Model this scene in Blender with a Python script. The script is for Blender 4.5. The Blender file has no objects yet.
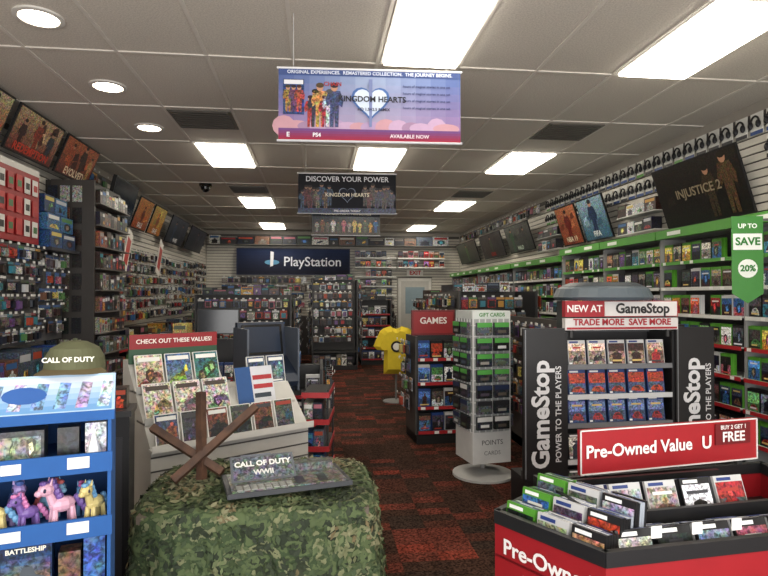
import bpy, math, random
from mathutils import Vector, Matrix, noise
R = random.Random(11)
pi = math.pi
CEIL = 3.40; XL = -3.05; XR = 4.05; YB = 16.0; YF = -1.5

def sl(c):
    out = []
    for v in c[:3]:
        v = max(0, min(255, v)) / 255.0
        out.append(v / 12.92 if v <= 0.04045 else ((v + 0.055) / 1.055) ** 2.4)
    return (out[0], out[1], out[2], 1.0)

# ------------------------------------------------------------ materials
def newmat(name):
    m = bpy.data.materials.new(name); m.use_nodes = True
    nt = m.node_tree
    return m, nt, nt.nodes, nt.links, nt.nodes['Principled BSDF']

def attr_mat(name, rough=0.5, art=0.0, scale=30.0, metal=0.0):
    m, nt, N, L, b = newmat(name)
    a = N.new('ShaderNodeAttribute'); a.attribute_name = 'Col'
    b.inputs['Roughness'].default_value = rough
    b.inputs['Metallic'].default_value = metal
    tc = N.new('ShaderNodeTexCoord')
    n = N.new('ShaderNodeTexNoise'); n.inputs['Scale'].default_value = scale
    n.inputs['Detail'].default_value = 4
    L.new(tc.outputs['Object'], n.inputs['Vector'])
    mx = N.new('ShaderNodeMix'); mx.data_type = 'RGBA'
    if art > 0:
        bc = N.new('ShaderNodeBrightContrast'); bc.inputs['Contrast'].default_value = 1.5
        L.new(n.outputs['Color'], bc.inputs['Color'])
        mx.blend_type = 'OVERLAY'; mx.inputs[0].default_value = art
        L.new(a.outputs['Color'], mx.inputs[6]); L.new(bc.outputs['Color'], mx.inputs[7])
        n2 = N.new('ShaderNodeTexNoise'); n2.inputs['Scale'].default_value = scale*2.2; n2.inputs['Detail'].default_value = 4
        n2.inputs['Distortion'].default_value = .6
        L.new(tc.outputs['Object'], n2.inputs['Vector'])
        r = N.new('ShaderNodeMapRange'); r.inputs[1].default_value = .38; r.inputs[2].default_value = .62
        r.inputs[3].default_value = 0.3; r.inputs[4].default_value = 1.45
        L.new(n2.outputs['Fac'], r.inputs[0])
        m2 = N.new('ShaderNodeMix'); m2.data_type = 'RGBA'; m2.blend_type = 'MULTIPLY'; m2.inputs[0].default_value = 1
        L.new(mx.outputs[2], m2.inputs[6]); L.new(r.outputs[0], m2.inputs[7])
        L.new(m2.outputs[2], b.inputs['Base Color'])
        return m
    r = N.new('ShaderNodeMapRange'); r.inputs[3].default_value = 0.88; r.inputs[4].default_value = 1.08
    L.new(n.outputs['Fac'], r.inputs[0])
    mx.blend_type = 'MULTIPLY'; mx.inputs[0].default_value = 1.0
    L.new(a.outputs['Color'], mx.inputs[6]); L.new(r.outputs[0], mx.inputs[7])
    L.new(mx.outputs[2], b.inputs['Base Color'])
    return m

M_PL = attr_mat('painted_plastic', 0.45, 0, 12)
M_ART = attr_mat('printed_artwork', 0.35, 0.45, 34)
M_MATTE = attr_mat('matte_card', 0.8, 0, 20)
M_SCREEN = attr_mat('glossy_dark', 0.12, 0, 5)

def solid(name, c, rough=0.5, emit=0, ecol=None, metal=0):
    m, nt, N, L, b = newmat(name)
    b.inputs['Base Color'].default_value = sl(c); b.inputs['Roughness'].default_value = rough
    b.inputs['Metallic'].default_value = metal
    if emit:
        b.inputs['Emission Color'].default_value = sl(ecol or c)
        b.inputs['Emission Strength'].default_value = emit
    return m
M_LIGHT = solid('fluorescent_diffuser', (255, 255, 255), 0.5, 10.5, (255, 246, 228))
M_DOWN = solid('downlight_lamp', (255, 255, 255), 0.5, 14.0, (255, 240, 215))
_tm = {}
def tmat(c):
    if c not in _tm:
        _tm[c] = solid('lettering_%d_%d_%d' % c, c, 0.5)
    return _tm[c]

def carpet_mat():
    m, nt, N, L, b = newmat('patterned_carpet')
    tc = N.new('ShaderNodeTexCoord')
    def cells(sx, sy, off):
        mp = N.new('ShaderNodeMapping'); mp.inputs['Location'].default_value = off
        L.new(tc.outputs['Object'], mp.inputs['Vector'])
        s = N.new('ShaderNodeVectorMath'); s.operation = 'SNAP'; s.inputs[1].default_value = (sx, sy, 5)
        L.new(mp.outputs[0], s.inputs[0])
        w = N.new('ShaderNodeTexWhiteNoise'); w.noise_dimensions = '3D'
        L.new(s.outputs[0], w.inputs['Vector'])
        return w
    w1 = cells(0.24, 0.12, (0, 0, 9)); w2 = cells(0.12, 0.5, (0.07, 0.11, 7))
    r1 = N.new('ShaderNodeValToRGB'); r1.color_ramp.interpolation = 'CONSTANT'
    e = r1.color_ramp.elements
    e[0].position = 0; e[0].color = sl((66, 46, 37))
    e[1].position = 0.45; e[1].color = sl((84, 50, 40))
    for p, c in ((0.62, (104, 54, 43)), (0.80, (58, 45, 38)), (0.94, (122, 56, 43))):
        x = e.new(p); x.color = sl(c)
    L.new(w1.outputs['Value'], r1.inputs[0])
    r2 = N.new('ShaderNodeValToRGB'); r2.color_ramp.interpolation = 'CONSTANT'
    e = r2.color_ramp.elements
    e[0].position = 0; e[0].color = (0.82, 0.82, 0.82, 1); e[1].position = 0.5; e[1].color = (1, 1, 1, 1)
    L.new(w2.outputs['Value'], r2.inputs[0])
    n = N.new('ShaderNodeTexNoise'); n.inputs['Scale'].default_value = 75; n.inputs['Detail'].default_value = 5
    L.new(tc.outputs['Object'], n.inputs['Vector'])
    mr = N.new('ShaderNodeMapRange'); mr.inputs[1].default_value = 0.38; mr.inputs[2].default_value = 0.62
    mr.inputs[3].default_value = 0.25; mr.inputs[4].default_value = 1.5
    L.new(n.outputs['Fac'], mr.inputs[0])
    a = N.new('ShaderNodeMix'); a.data_type = 'RGBA'; a.blend_type = 'MULTIPLY'; a.inputs[0].default_value = 1
    L.new(r1.outputs[0], a.inputs[6]); L.new(r2.outputs[0], a.inputs[7])
    c = N.new('ShaderNodeMix'); c.data_type = 'RGBA'; c.blend_type = 'MULTIPLY'; c.inputs[0].default_value = 1
    L.new(a.outputs[2], c.inputs[6]); L.new(mr.outputs[0], c.inputs[7])
    L.new(c.outputs[2], b.inputs['Base Color']); b.inputs['Roughness'].default_value = 0.95
    b.inputs['Specular IOR Level'].default_value = 0.1
    bp = N.new('ShaderNodeBump'); bp.inputs['Strength'].default_value = 0.4
    L.new(n.outputs['Fac'], bp.inputs['Height']); L.new(bp.outputs[0], b.inputs['Normal'])
    return m

def noise_mat(name, c1, c2, scale, rough=0.8, bump=0.2, const=None):
    m, nt, N, L, b = newmat(name)
    tc = N.new('ShaderNodeTexCoord'); n = N.new('ShaderNodeTexNoise')
    n.inputs['Scale'].default_value = scale; n.inputs['Detail'].default_value = 5
    L.new(tc.outputs['Object'], n.inputs['Vector'])
    r = N.new('ShaderNodeValToRGB'); e = r.color_ramp.elements
    if const:
        r.color_ramp.interpolation = 'CONSTANT'
        e[0].position = 0; e[0].color = sl(const[0][1]); e[1].position = const[1][0]; e[1].color = sl(const[1][1])
        for p, c in const[2:]:
            x = e.new(p); x.color = sl(c)
    else:
        e[0].position = 0.35; e[0].color = sl(c1); e[1].position = 0.65; e[1].color = sl(c2)
    L.new(n.outputs['Fac'], r.inputs[0]); L.new(r.outputs[0], b.inputs['Base Color'])
    b.inputs['Roughness'].default_value = rough
    bp = N.new('ShaderNodeBump'); bp.inputs['Strength'].default_value = bump; bp.inputs['Distance'].default_value = 0.01
    L.new(n.outputs['Fac'], bp.inputs['Height']); L.new(bp.outputs[0], b.inputs['Normal'])
    return m
M_TILE = noise_mat('ceiling_tile', (202, 195, 184), (226, 219, 207), 90, 0.9, 0.3)
M_CAMO = noise_mat('camo_cloth', 0, 0, 11, 0.85, 0.5,
                   const=[(0, (34, 44, 28)), (0.40, (76, 90, 56)), (0.48, (52, 68, 40)), (0.54, (112, 116, 84)), (0.60, (42, 50, 32)), (0.68, (90, 82, 56))])
M_WOOD = noise_mat('dark_wood', (54, 36, 28), (88, 60, 44), 14, 0.6, 0.3)

# ------------------------------------------------------------ mesh builder
I4 = Matrix.Identity(4)
T = lambda x, y, z: Matrix.Translation((x, y, z))
RZ = lambda d: Matrix.Rotation(math.radians(d), 4, 'Z')
RX = lambda d: Matrix.Rotation(math.radians(d), 4, 'X')
RY = lambda d: Matrix.Rotation(math.radians(d), 4, 'Y')
class MB:
    def __init__(s, M=None):
        s.v = []; s.f = []; s.c = []; s.mi = []; s.M = M or I4.copy(); s.st = []
    def push(s, M): s.st.append(s.M.copy()); s.M = s.M @ M
    def pop(s): s.M = s.st.pop()
    def face(s, pts, col, m=0):
        i = len(s.v)
        for p in pts: s.v.append(s.M @ Vector(p))
        s.f.append(tuple(range(i, i + len(pts)))); s.c.append(sl(col)); s.mi.append(m)
    def box(s, x0, x1, y0, y1, z0, z1, col, m=0):
        i = len(s.v)
        for p in ((x0,y0,z0),(x1,y0,z0),(x1,y1,z0),(x0,y1,z0),(x0,y0,z1),(x1,y0,z1),(x1,y1,z1),(x0,y1,z1)):
            s.v.append(s.M @ Vector(p))
        cc = sl(col)
        for q in ((0,3,2,1),(4,5,6,7),(0,1,5,4),(1,2,6,5),(2,3,7,6),(3,0,4,7)):
            s.f.append(tuple(i + k for k in q)); s.c.append(cc); s.mi.append(m)
    def fq(s, x0, x1, z0, z1, y, col, m=0):
        s.face(((x0,y,z0),(x1,y,z0),(x1,y,z1),(x0,y,z1)), col, m)
    def fpoly(s, pts, y, col, m=0):
        s.face([(p[0], y, p[1]) for p in pts], col, m)
    def fell(s, cx, cz, rx, rz, y, col, m=0, n=10):
        s.fpoly([(cx + rx * math.cos(2*pi*k/n), cz + rz * math.sin(2*pi*k/n)) for k in range(n)], y, col, m)
    def profile(s, yz, x0, x1, col, m=0):
        n = len(yz)
        s.face([(x0, p[0], p[1]) for p in yz][::-1], col, m); s.face([(x1, p[0], p[1]) for p in yz], col, m)
        for k in range(n):
            a, b = yz[k], yz[(k+1) % n]
            s.face([(x0,a[0],a[1]),(x1,a[0],a[1]),(x1,b[0],b[1]),(x0,b[0],b[1])], col, m)
    def prism(s, xy, z0, z1, col, m=0):
        n = len(xy)
        s.face([(p[0],p[1],z1) for p in xy], col, m); s.face([(p[0],p[1],z0) for p in xy][::-1], col, m)
        for k in range(n):
            a, b = xy[k], xy[(k+1) % n]
            s.face([(a[0],a[1],z0),(b[0],b[1],z0),(b[0],b[1],z1),(a[0],a[1],z1)], col, m)
    def lathe(s, cx, cy, rz, col, m=0, n=20):
        for a, b in zip(rz[:-1], rz[1:]):
            for k in range(n):
                t0, t1 = 2*pi*k/n, 2*pi*(k+1)/n
                P = lambda r, t, z: (cx + r*math.cos(t), cy + r*math.sin(t), z)
                if a[0] < 1e-5: s.face([P(0,0,a[1]), P(b[0],t1,b[1]), P(b[0],t0,b[1])], col, m)
                elif b[0] < 1e-5: s.face([P(a[0],t0,a[1]), P(a[0],t1,a[1]), P(0,0,b[1])], col, m)
                else: s.face([P(a[0],t0,a[1]), P(a[0],t1,a[1]), P(b[0],t1,b[1]), P(b[0],t0,b[1])], col, m)
    def ell(s, cx, cy, cz, rx, ry, rz, col, m=0, n=10):
        h = n // 2 + 1
        s.push(T(cx, cy, cz) @ Matrix.Diagonal((rx, ry, rz, 1)))
        s.lathe(0, 0, [(max(0, math.sin(pi*k/h)) if 0 < k < h else 0, -math.cos(pi*k/h)) for k in range(h+1)], col, m, n)
        s.pop()
    def tube(s, p0, p1, r, col, m=0, n=8, r1=None):
        p0, p1 = Vector(p0), Vector(p1); d = (p1 - p0); L = d.length
        q = d.to_track_quat('Z', 'Y').to_matrix().to_4x4()
        s.push(Matrix.Translation(p0) @ q)
        r1 = r if r1 is None else r1
        s.lathe(0, 0, [(0, 0), (r, 0), (r1, L), (0, L)], col, m, n)
        s.pop()
    def build(s, name, mats=None, smooth=False, parent=None):
        me = bpy.data.meshes.new(name)
        lo = [min(v[k] for v in s.v) for k in range(3)]; hi = [max(v[k] for v in s.v) for k in range(3)]
        o = Vector(((lo[0]+hi[0])/2, (lo[1]+hi[1])/2, lo[2]))
        me.from_pydata([tuple(v - o) for v in s.v], [], s.f)
        at = me.color_attributes.new('Col', 'FLOAT_COLOR', 'CORNER')
        buf = []
        for f, c in zip(s.f, s.c): buf.extend(c * len(f))
        at.data.foreach_set('color', buf)
        for m in (mats or (M_PL, M_ART, M_MATTE, M_SCREEN)): me.materials.append(m)
        me.polygons.foreach_set('material_index', s.mi)
        if smooth: me.polygons.foreach_set('use_smooth', [True] * len(s.f))
        ob = bpy.data.objects.new(name, me); bpy.context.collection.objects.link(ob)
        ob.location = o
        if parent: setpar(ob, parent)
        me.update()
        return ob
def setpar(ob, par):
    ob.parent = par
    ob.matrix_parent_inverse = Matrix.Translation(par.location).inverted()
def text(s, size, frame, x, y, z, col, parent, rot=0, bold=0.0, align='CENTER', sx=1.0, name='lettering'):
    cu = bpy.data.curves.new(name, 'FONT'); cu.body = s; cu.size = size
    cu.align_x = align; cu.align_y = 'CENTER'; cu.offset = bold * size; cu.extrude = 0.0006; cu.resolution_u = 3
    cu.materials.append(tmat(tuple(col)))
    ob = bpy.data.objects.new(name, cu); bpy.context.collection.objects.link(ob)
    ob.matrix_world = frame @ T(x, y, z) @ RX(90) @ RZ(rot) @ Matrix.Diagonal((sx, 1, 1, 1))
    if parent: setpar(ob, parent)
    return ob

# palettes
DARK = [(26,28,34),(38,34,34),(24,32,50),(50,36,30),(34,42,40),(46,46,50),(62,36,34),(30,30,46)]
VIV = [(172,68,44),(200,148,64),(54,98,152),(158,44,48),(84,130,78),(208,188,104),(106,76,128),(60,132,150),(210,210,205),(174,100,116)]
MID = [(96,88,80),(112,104,98),(80,92,108),(120,84,66),(150,146,140),(78,70,84),(88,98,80)]
MIX = DARK + DARK + VIV + MID
WHT = [(222,222,218),(206,208,210),(190,192,196)]
SKIN = [(186,140,112),(150,104,80),(206,166,140)]
BAND = {'x': (92,168,54), 'p': (34,70,140), 'w': (226,226,226), 's': (186,36,42), 'k': (28,28,30)}

def figure(mb, cx, z0, w, h, y, col, m=1):
    """abstract cover subject: silhouette, shards, vehicle wedge or crest"""
    s = w; k = R.randrange(4)
    dk = tuple(v*.55 for v in col); lt = tuple(min(255, v*1.35+15) for v in col)
    if k == 0:
        mb.fpoly([(cx-s*.5,z0),(cx+s*.45,z0),(cx+s*.42,z0+.5*h),(cx+s*.55,z0+.62*h),(cx+s*.2,z0+.74*h),(cx-s*.15,z0+.76*h),(cx-s*.5,z0+.6*h),(cx-s*.38,z0+.45*h)], y, col, m)
        mb.fell(cx+.03*s, z0+.84*h, s*.17, h*.12, y-.0004, lt, 1, 7)
    elif k == 1:
        for q in range(3):
            a = cx + s*R.uniform(-.45,.1); c = z0 + h*R.uniform(0,.45); e = R.uniform(.3,.5)
            mb.fpoly([(a,c),(a+e*s,c+.1*h),(a+(e-.1)*s,c+.5*h),(a+.08*s,c+.3*h)], y-.0002*q, (col,dk,lt)[q], m)
    elif k == 2:
        mb.fpoly([(cx-s*.6,z0+.15*h),(cx+s*.6,z0+.08*h),(cx+s*.5,z0+.35*h),(cx+s*.15,z0+.55*h),(cx-s*.3,z0+.5*h),(cx-s*.55,z0+.3*h)], y, col, m)
        mb.fpoly([(cx-s*.25,z0+.36*h),(cx+s*.2,z0+.34*h),(cx+s*.08,z0+.5*h),(cx-s*.2,z0+.47*h)], y-.0004, dk, m)
    else:
        mb.fpoly([(cx,z0+.05*h),(cx+s*.4,z0+.35*h),(cx+s*.35,z0+.8*h),(cx,z0+.92*h),(cx-s*.35,z0+.8*h),(cx-s*.4,z0+.35*h)], y, dk, m)
        mb.fpoly([(cx-s*.1,z0+.2*h),(cx+s*.22,z0+.4*h),(cx+s*.1,z0+.75*h),(cx-s*.2,z0+.65*h)], y-.0004, lt, m)

def case(mb, x, z, w, h, y, d=0.015, kind='x', pal=MIX, hi=False):
    bc = BAND[kind]
    mb.box(x, x+w, y, y+d, z, z+h, tuple(int(v*0.85) for v in bc))
    a = R.choice(pal); b = R.choice(VIV+MID+DARK); t = R.choice([(226,226,220),(214,184,110),(176,60,50),(220,220,226),(60,60,66)])
    y1 = y - 0.0012
    a2 = R.choice([tuple(min(255,int(v*1.5+20)) for v in a), b])
    zm = R.uniform(.35,.6)
    mb.fq(x+.03*w, x+.97*w, z+.02*h, z+zm*h, y1, a, 1)
    mb.fq(x+.03*w, x+.97*w, z+zm*h, z+.86*h, y1, a2, 1)
    figure(mb, x+w*R.uniform(.4,.6), z+.03*h, w*R.uniform(.4,.7), h*R.uniform(.5,.78), y1-.0007, b)
    zt = z + h*R.choice([.08, .12, .66, .7])
    q = R.uniform(.12,.3)
    mb.fq(x+q*w, x+(1-q)*w, zt, zt+.07*h, y1-.0018, t)
    if hi:
        mb.fq(x+.04*w, x+.2*w, z+.03*h, z+.1*h, y1-.002, (230,230,230)); mb.fq(x+.1*w, x+.6*w, z+.89*h, z+.96*h, y1, (235,235,235) if kind!='w' else (40,60,120))

def blister(mb, x, z, w, h, y, pal=MIX, head=None):
    mb.box(x, x+w, y, y+.004, z, z+h, R.choice(pal), 1)
    mb.fq(x, x+w, z+.8*h, z+h, y-.0012, head or R.choice(VIV+WHT+MID), 0)
    c = R.choice(DARK+DARK+WHT+MID+VIV)
    mb.box(x+.2*w, x+.8*w, y-.03, y, z+.12*h, z+.68*h, c, R.choice([0,1]))
    mb.box(x+.5*w-.018, x+.5*w+.018, y-.06, y-.055, z+h+.002, z+h+.024, (226,226,222))
    mb.box(x+.5*w-.002, x+.5*w+.002, y-.056, y+.02, z+h-.012, z+h-.008, (120,120,120))

def pegs(mb, x0, x1, z0, z1, y, pw=.12, ph=.18, pal=MIX, head=None, skip=.06):
    z = z1 - ph
    while z >= z0 - 1e-6:
        x = x0
        w = pw * R.uniform(.85, 1.2)
        while x + w <= x1:
            if R.random() > skip:
                hh = ph * R.uniform(.68, .84)
                blister(mb, x, z + (ph*.86-hh), w*.88, hh, y - R.uniform(0, .05), pal, head)
            x += w
        z -= ph

def shelf_cases(mb, x0, x1, z, y, w=.135, h=.19, kinds='x', pal=MIX, gap=.012, skip=.03, depth=.3, strip=(60,160,40), plate=(200,200,198)):
    mb.box(x0, x1, y-.02, y+depth, z-.012, z, plate)
    mb.box(x0, x1, y-.024, y-.02, z-.03, z+.004, strip)
    x = x0 + .01
    while x + w < x1:
        if R.random() > skip:
            k = R.choice(kinds)
            for q in range(3):
                if q == 0: case(mb, x, z, w, h*R.uniform(.97, 1.0), y+.01, .015, k, pal)
                else: mb.box(x, x+w, y+.01+.02*q, y+.025+.02*q, z, z+h, BAND[k])
        if R.random() < .45: mb.fq(x+.02, x+.07, z-.028, z+.002, y-.0255, (235,235,230))
        x += w + gap

def boxes(mb, x0, x1, z, y, hmin, hmax, wmin, wmax, depth=.2, pal=MIX):
    x = x0
    while True:
        w = R.uniform(wmin, wmax)
        if x + w > x1: break
        h = R.uniform(hmin, hmax); c = R.choice(pal)
        mb.box(x, x+w*.96, y, y+depth, z, z+h, c, 1)
        mb.fq(x+.08*w, x+.88*w, z+.68*h, z+.9*h, y-.0015, R.choice(VIV+WHT+MID))
        figure(mb, x+.5*w, z+.06*h, .6*w, .6*h, y-.002, R.choice(VIV+DARK+MID))
        x += w

def person(mb, cx, z0, h, y, col, skin=(190,140,110)):
    w = h*.19
    mb.fpoly([(cx-w*.5,z0),(cx-w*.1,z0),(cx,z0+.4*h),(cx+w*.12,z0),(cx+w*.5,z0),(cx+w*.55,z0+.5*h),(cx+w*.95,z0+.45*h),
              (cx+w*1.1,z0+.62*h),(cx+w*.7,z0+.82*h),(cx-w*.7,z0+.82*h),(cx-w*1.05,z0+.6*h),(cx-w*.85,z0+.46*h),(cx-w*.5,z0+.52*h)], y, col, 1)
    mb.fell(cx, z0+.9*h, w*.42, h*.095, y-.0008, skin, 0, 10)
    mb.fell(cx, z0+.945*h, w*.48, h*.06, y-.0012, tuple(int(v*.4) for v in col), 0, 10)

def grad(mb, x0, x1, z0, z1, y, cb, ct, n=8, m=1):
    for k in range(n):
        t = k/(n-1); c = tuple(cb[i]*(1-t)+ct[i]*t for i in range(3))
        mb.fq(x0, x1, z0+(z1-z0)*k/n, z0+(z1-z0)*(k+1)/n, y, c, m)

# ------------------------------------------------------------ room shell
def simple(name, x0,x1,y0,y1,z0,z1, mat, col=(200,200,200)):
    mb = MB(); mb.box(x0,x1,y0,y1,z0,z1,col); return mb.build(name, (mat,))
simple('floor', XL-.1, XR+.1, YF-.1, YB+.1, -.1, 0, carpet_mat())
simple('ceiling', XL-.1, XR+.1, YF-.1, YB+.1, CEIL, CEIL+.1, M_TILE)
FL = T(XL,0,0) @ RZ(90); FR = T(XR,0,0) @ RZ(-90); FB = T(0,YB,0)
def slatwall(name, M, xa, xb, x0, x1, z0=.12, z1=3.3, gap=()):
    mb = MB(M)
    mb.box(xa, xb, 0, .1, 0, CEIL, (168,162,152))
    segs0 = [(x0,x1)] if not gap else [(x0,gap[0][0]),(gap[0][1],x1)]
    for a,b in segs0: mb.box(a, b, -.008, 0, z0, z1, (84,80,76))
    if gap: mb.box(gap[0][0],gap[0][1],-.008,0,gap[0][2],z1,(84,80,76))
    z = z0
    while z < z1 - .07:
        segs = [(x0, x1)]
        for g in gap:
            if z < g[2]: segs = [(x0, g[0]), (g[1], x1)]
        for a, b in segs: mb.box(a, b, -.024, -.008, z, z+.063, (214,209,198))
        z += .078
    return mb.build(name)
slatwall('wall_left', FL, YF, YB, 1.5, YB-.03)
slatwall('wall_right', FR, -YB, -YF, -YB+.03, -1.5)
slatwall('wall_back', FB, XL-.1, XR+.1, XL+.03, XR-.03, gap=((2.22,3.23,2.12),))
mb = MB()
mb.box(XL,XR,YF-.1,YF,0,.35,(120,120,120)); mb.box(XL,XR,YF-.1,YF,2.8,CEIL,(140,140,140))
mb.box(XL,XL+.2,YF-.1,YF,.35,2.8,(120,120,120)); mb.box(XR-.2,XR,YF-.1,YF,.35,2.8,(120,120,120))
mb.build('wall_front')
mb = MB()
for x in (-2.8,-1.3,.3,1.9,3.7): mb.box(x,x+.06,YF-.08,YF-.02,.35,2.8,(150,150,152))
mb.box(XL+.2,XR-.2,YF-.08,YF-.02,.35,.42,(150,150,152)); mb.box(XL+.2,XR-.2,YF-.08,YF-.02,2.2,2.26,(150,150,152))
mb.build('window_1')
mb = MB(); mb.box(XL,XL+.012,YF,YB,0,.1,(30,30,30)); mb.build('baseboard_left')
mb = MB(); mb.box(XR-.012,XR,YF,YB,0,.1,(30,30,30)); mb.build('baseboard_right')
mb = MB(); mb.box(XL,2.2,YB-.012,YB,0,.1,(30,30,30)); mb.build('baseboard_back')
TW, TL = .64, 1.227
mb = MB()
x = -1.15+.32-TW*5
while x < XR:
    if x > XL: mb.box(x-.013, x+.013, YF, YB, CEIL-.008, CEIL, (226,220,210))
    x += TW
y = 3.75+TL/2-TL*5
while y < YB:
    if y > YF: mb.box(XL, XR, y-.013, y+.013, CEIL-.009, CEIL, (226,220,210))
    y += TL
mb.build('trim_1')

# ------------------------------------------------------------ ceiling fixtures
def troffer(x, y):
    mb = MB()
    z = CEIL
    mb.box(x-TW/2+.012, x+TW/2-.012, y-TL/2+.012, y+TL/2-.012, z-.012, z-.0005, (225,222,215), 0)
    mb.box(x-.28, x+.28, y-.575, y+.575, z-.03, z-.012, (255,255,255), 1)
    mb.build('fluorescent_ceiling_light', (M_PL, M_LIGHT))
for x, ys in ((-1.15,(.07,7.43,11.11,14.79)), (.78,(.07,3.75,7.43,11.11)), (2.69,(.07,3.75,7.43,11.11,14.79))):  # nearest troffer of each column is out of view, added for its light
    for y in ys: troffer(x, y)
for y in (3.88, 5.1, 6.3):
    mb = MB()
    mb.lathe(-1.79, y, [(.15,CEIL),(.15,CEIL-.012),(.12,CEIL-.016),(.115,CEIL-.006)], (225,222,215), 0, 28)
    mb.lathe(-1.79, y, [(.116,CEIL-.007),(0,CEIL-.007)], (255,255,255), 1, 28)
    mb.build('recessed_downlight', (M_PL, M_DOWN))
for x, y in ((-1.15,5.95),(2.69,5.95),(-1.15,9.8),(2.69,9.8)):
    mb = MB()
    mb.box(x-.3,x+.3,y-.3,y+.3,CEIL-.012,CEIL-.0005,(120,116,108))
    for k in range(8): 
        yy = y-.27+k*.07
        mb.box(x-.27,x+.27,yy,yy+.03,CEIL-.022,CEIL-.012,(84,80,74))
    mb.build('air_vent')
mb = MB()
mb.lathe(-1.8, 9.4, [(.1,CEIL),(.1,CEIL-.04),(.075,CEIL-.05),(.07,CEIL-.09),(.04,CEIL-.125),(0,CEIL-.135)], (20,20,22), 3, 20)
mb.build('security_camera_dome', smooth=True)

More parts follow.
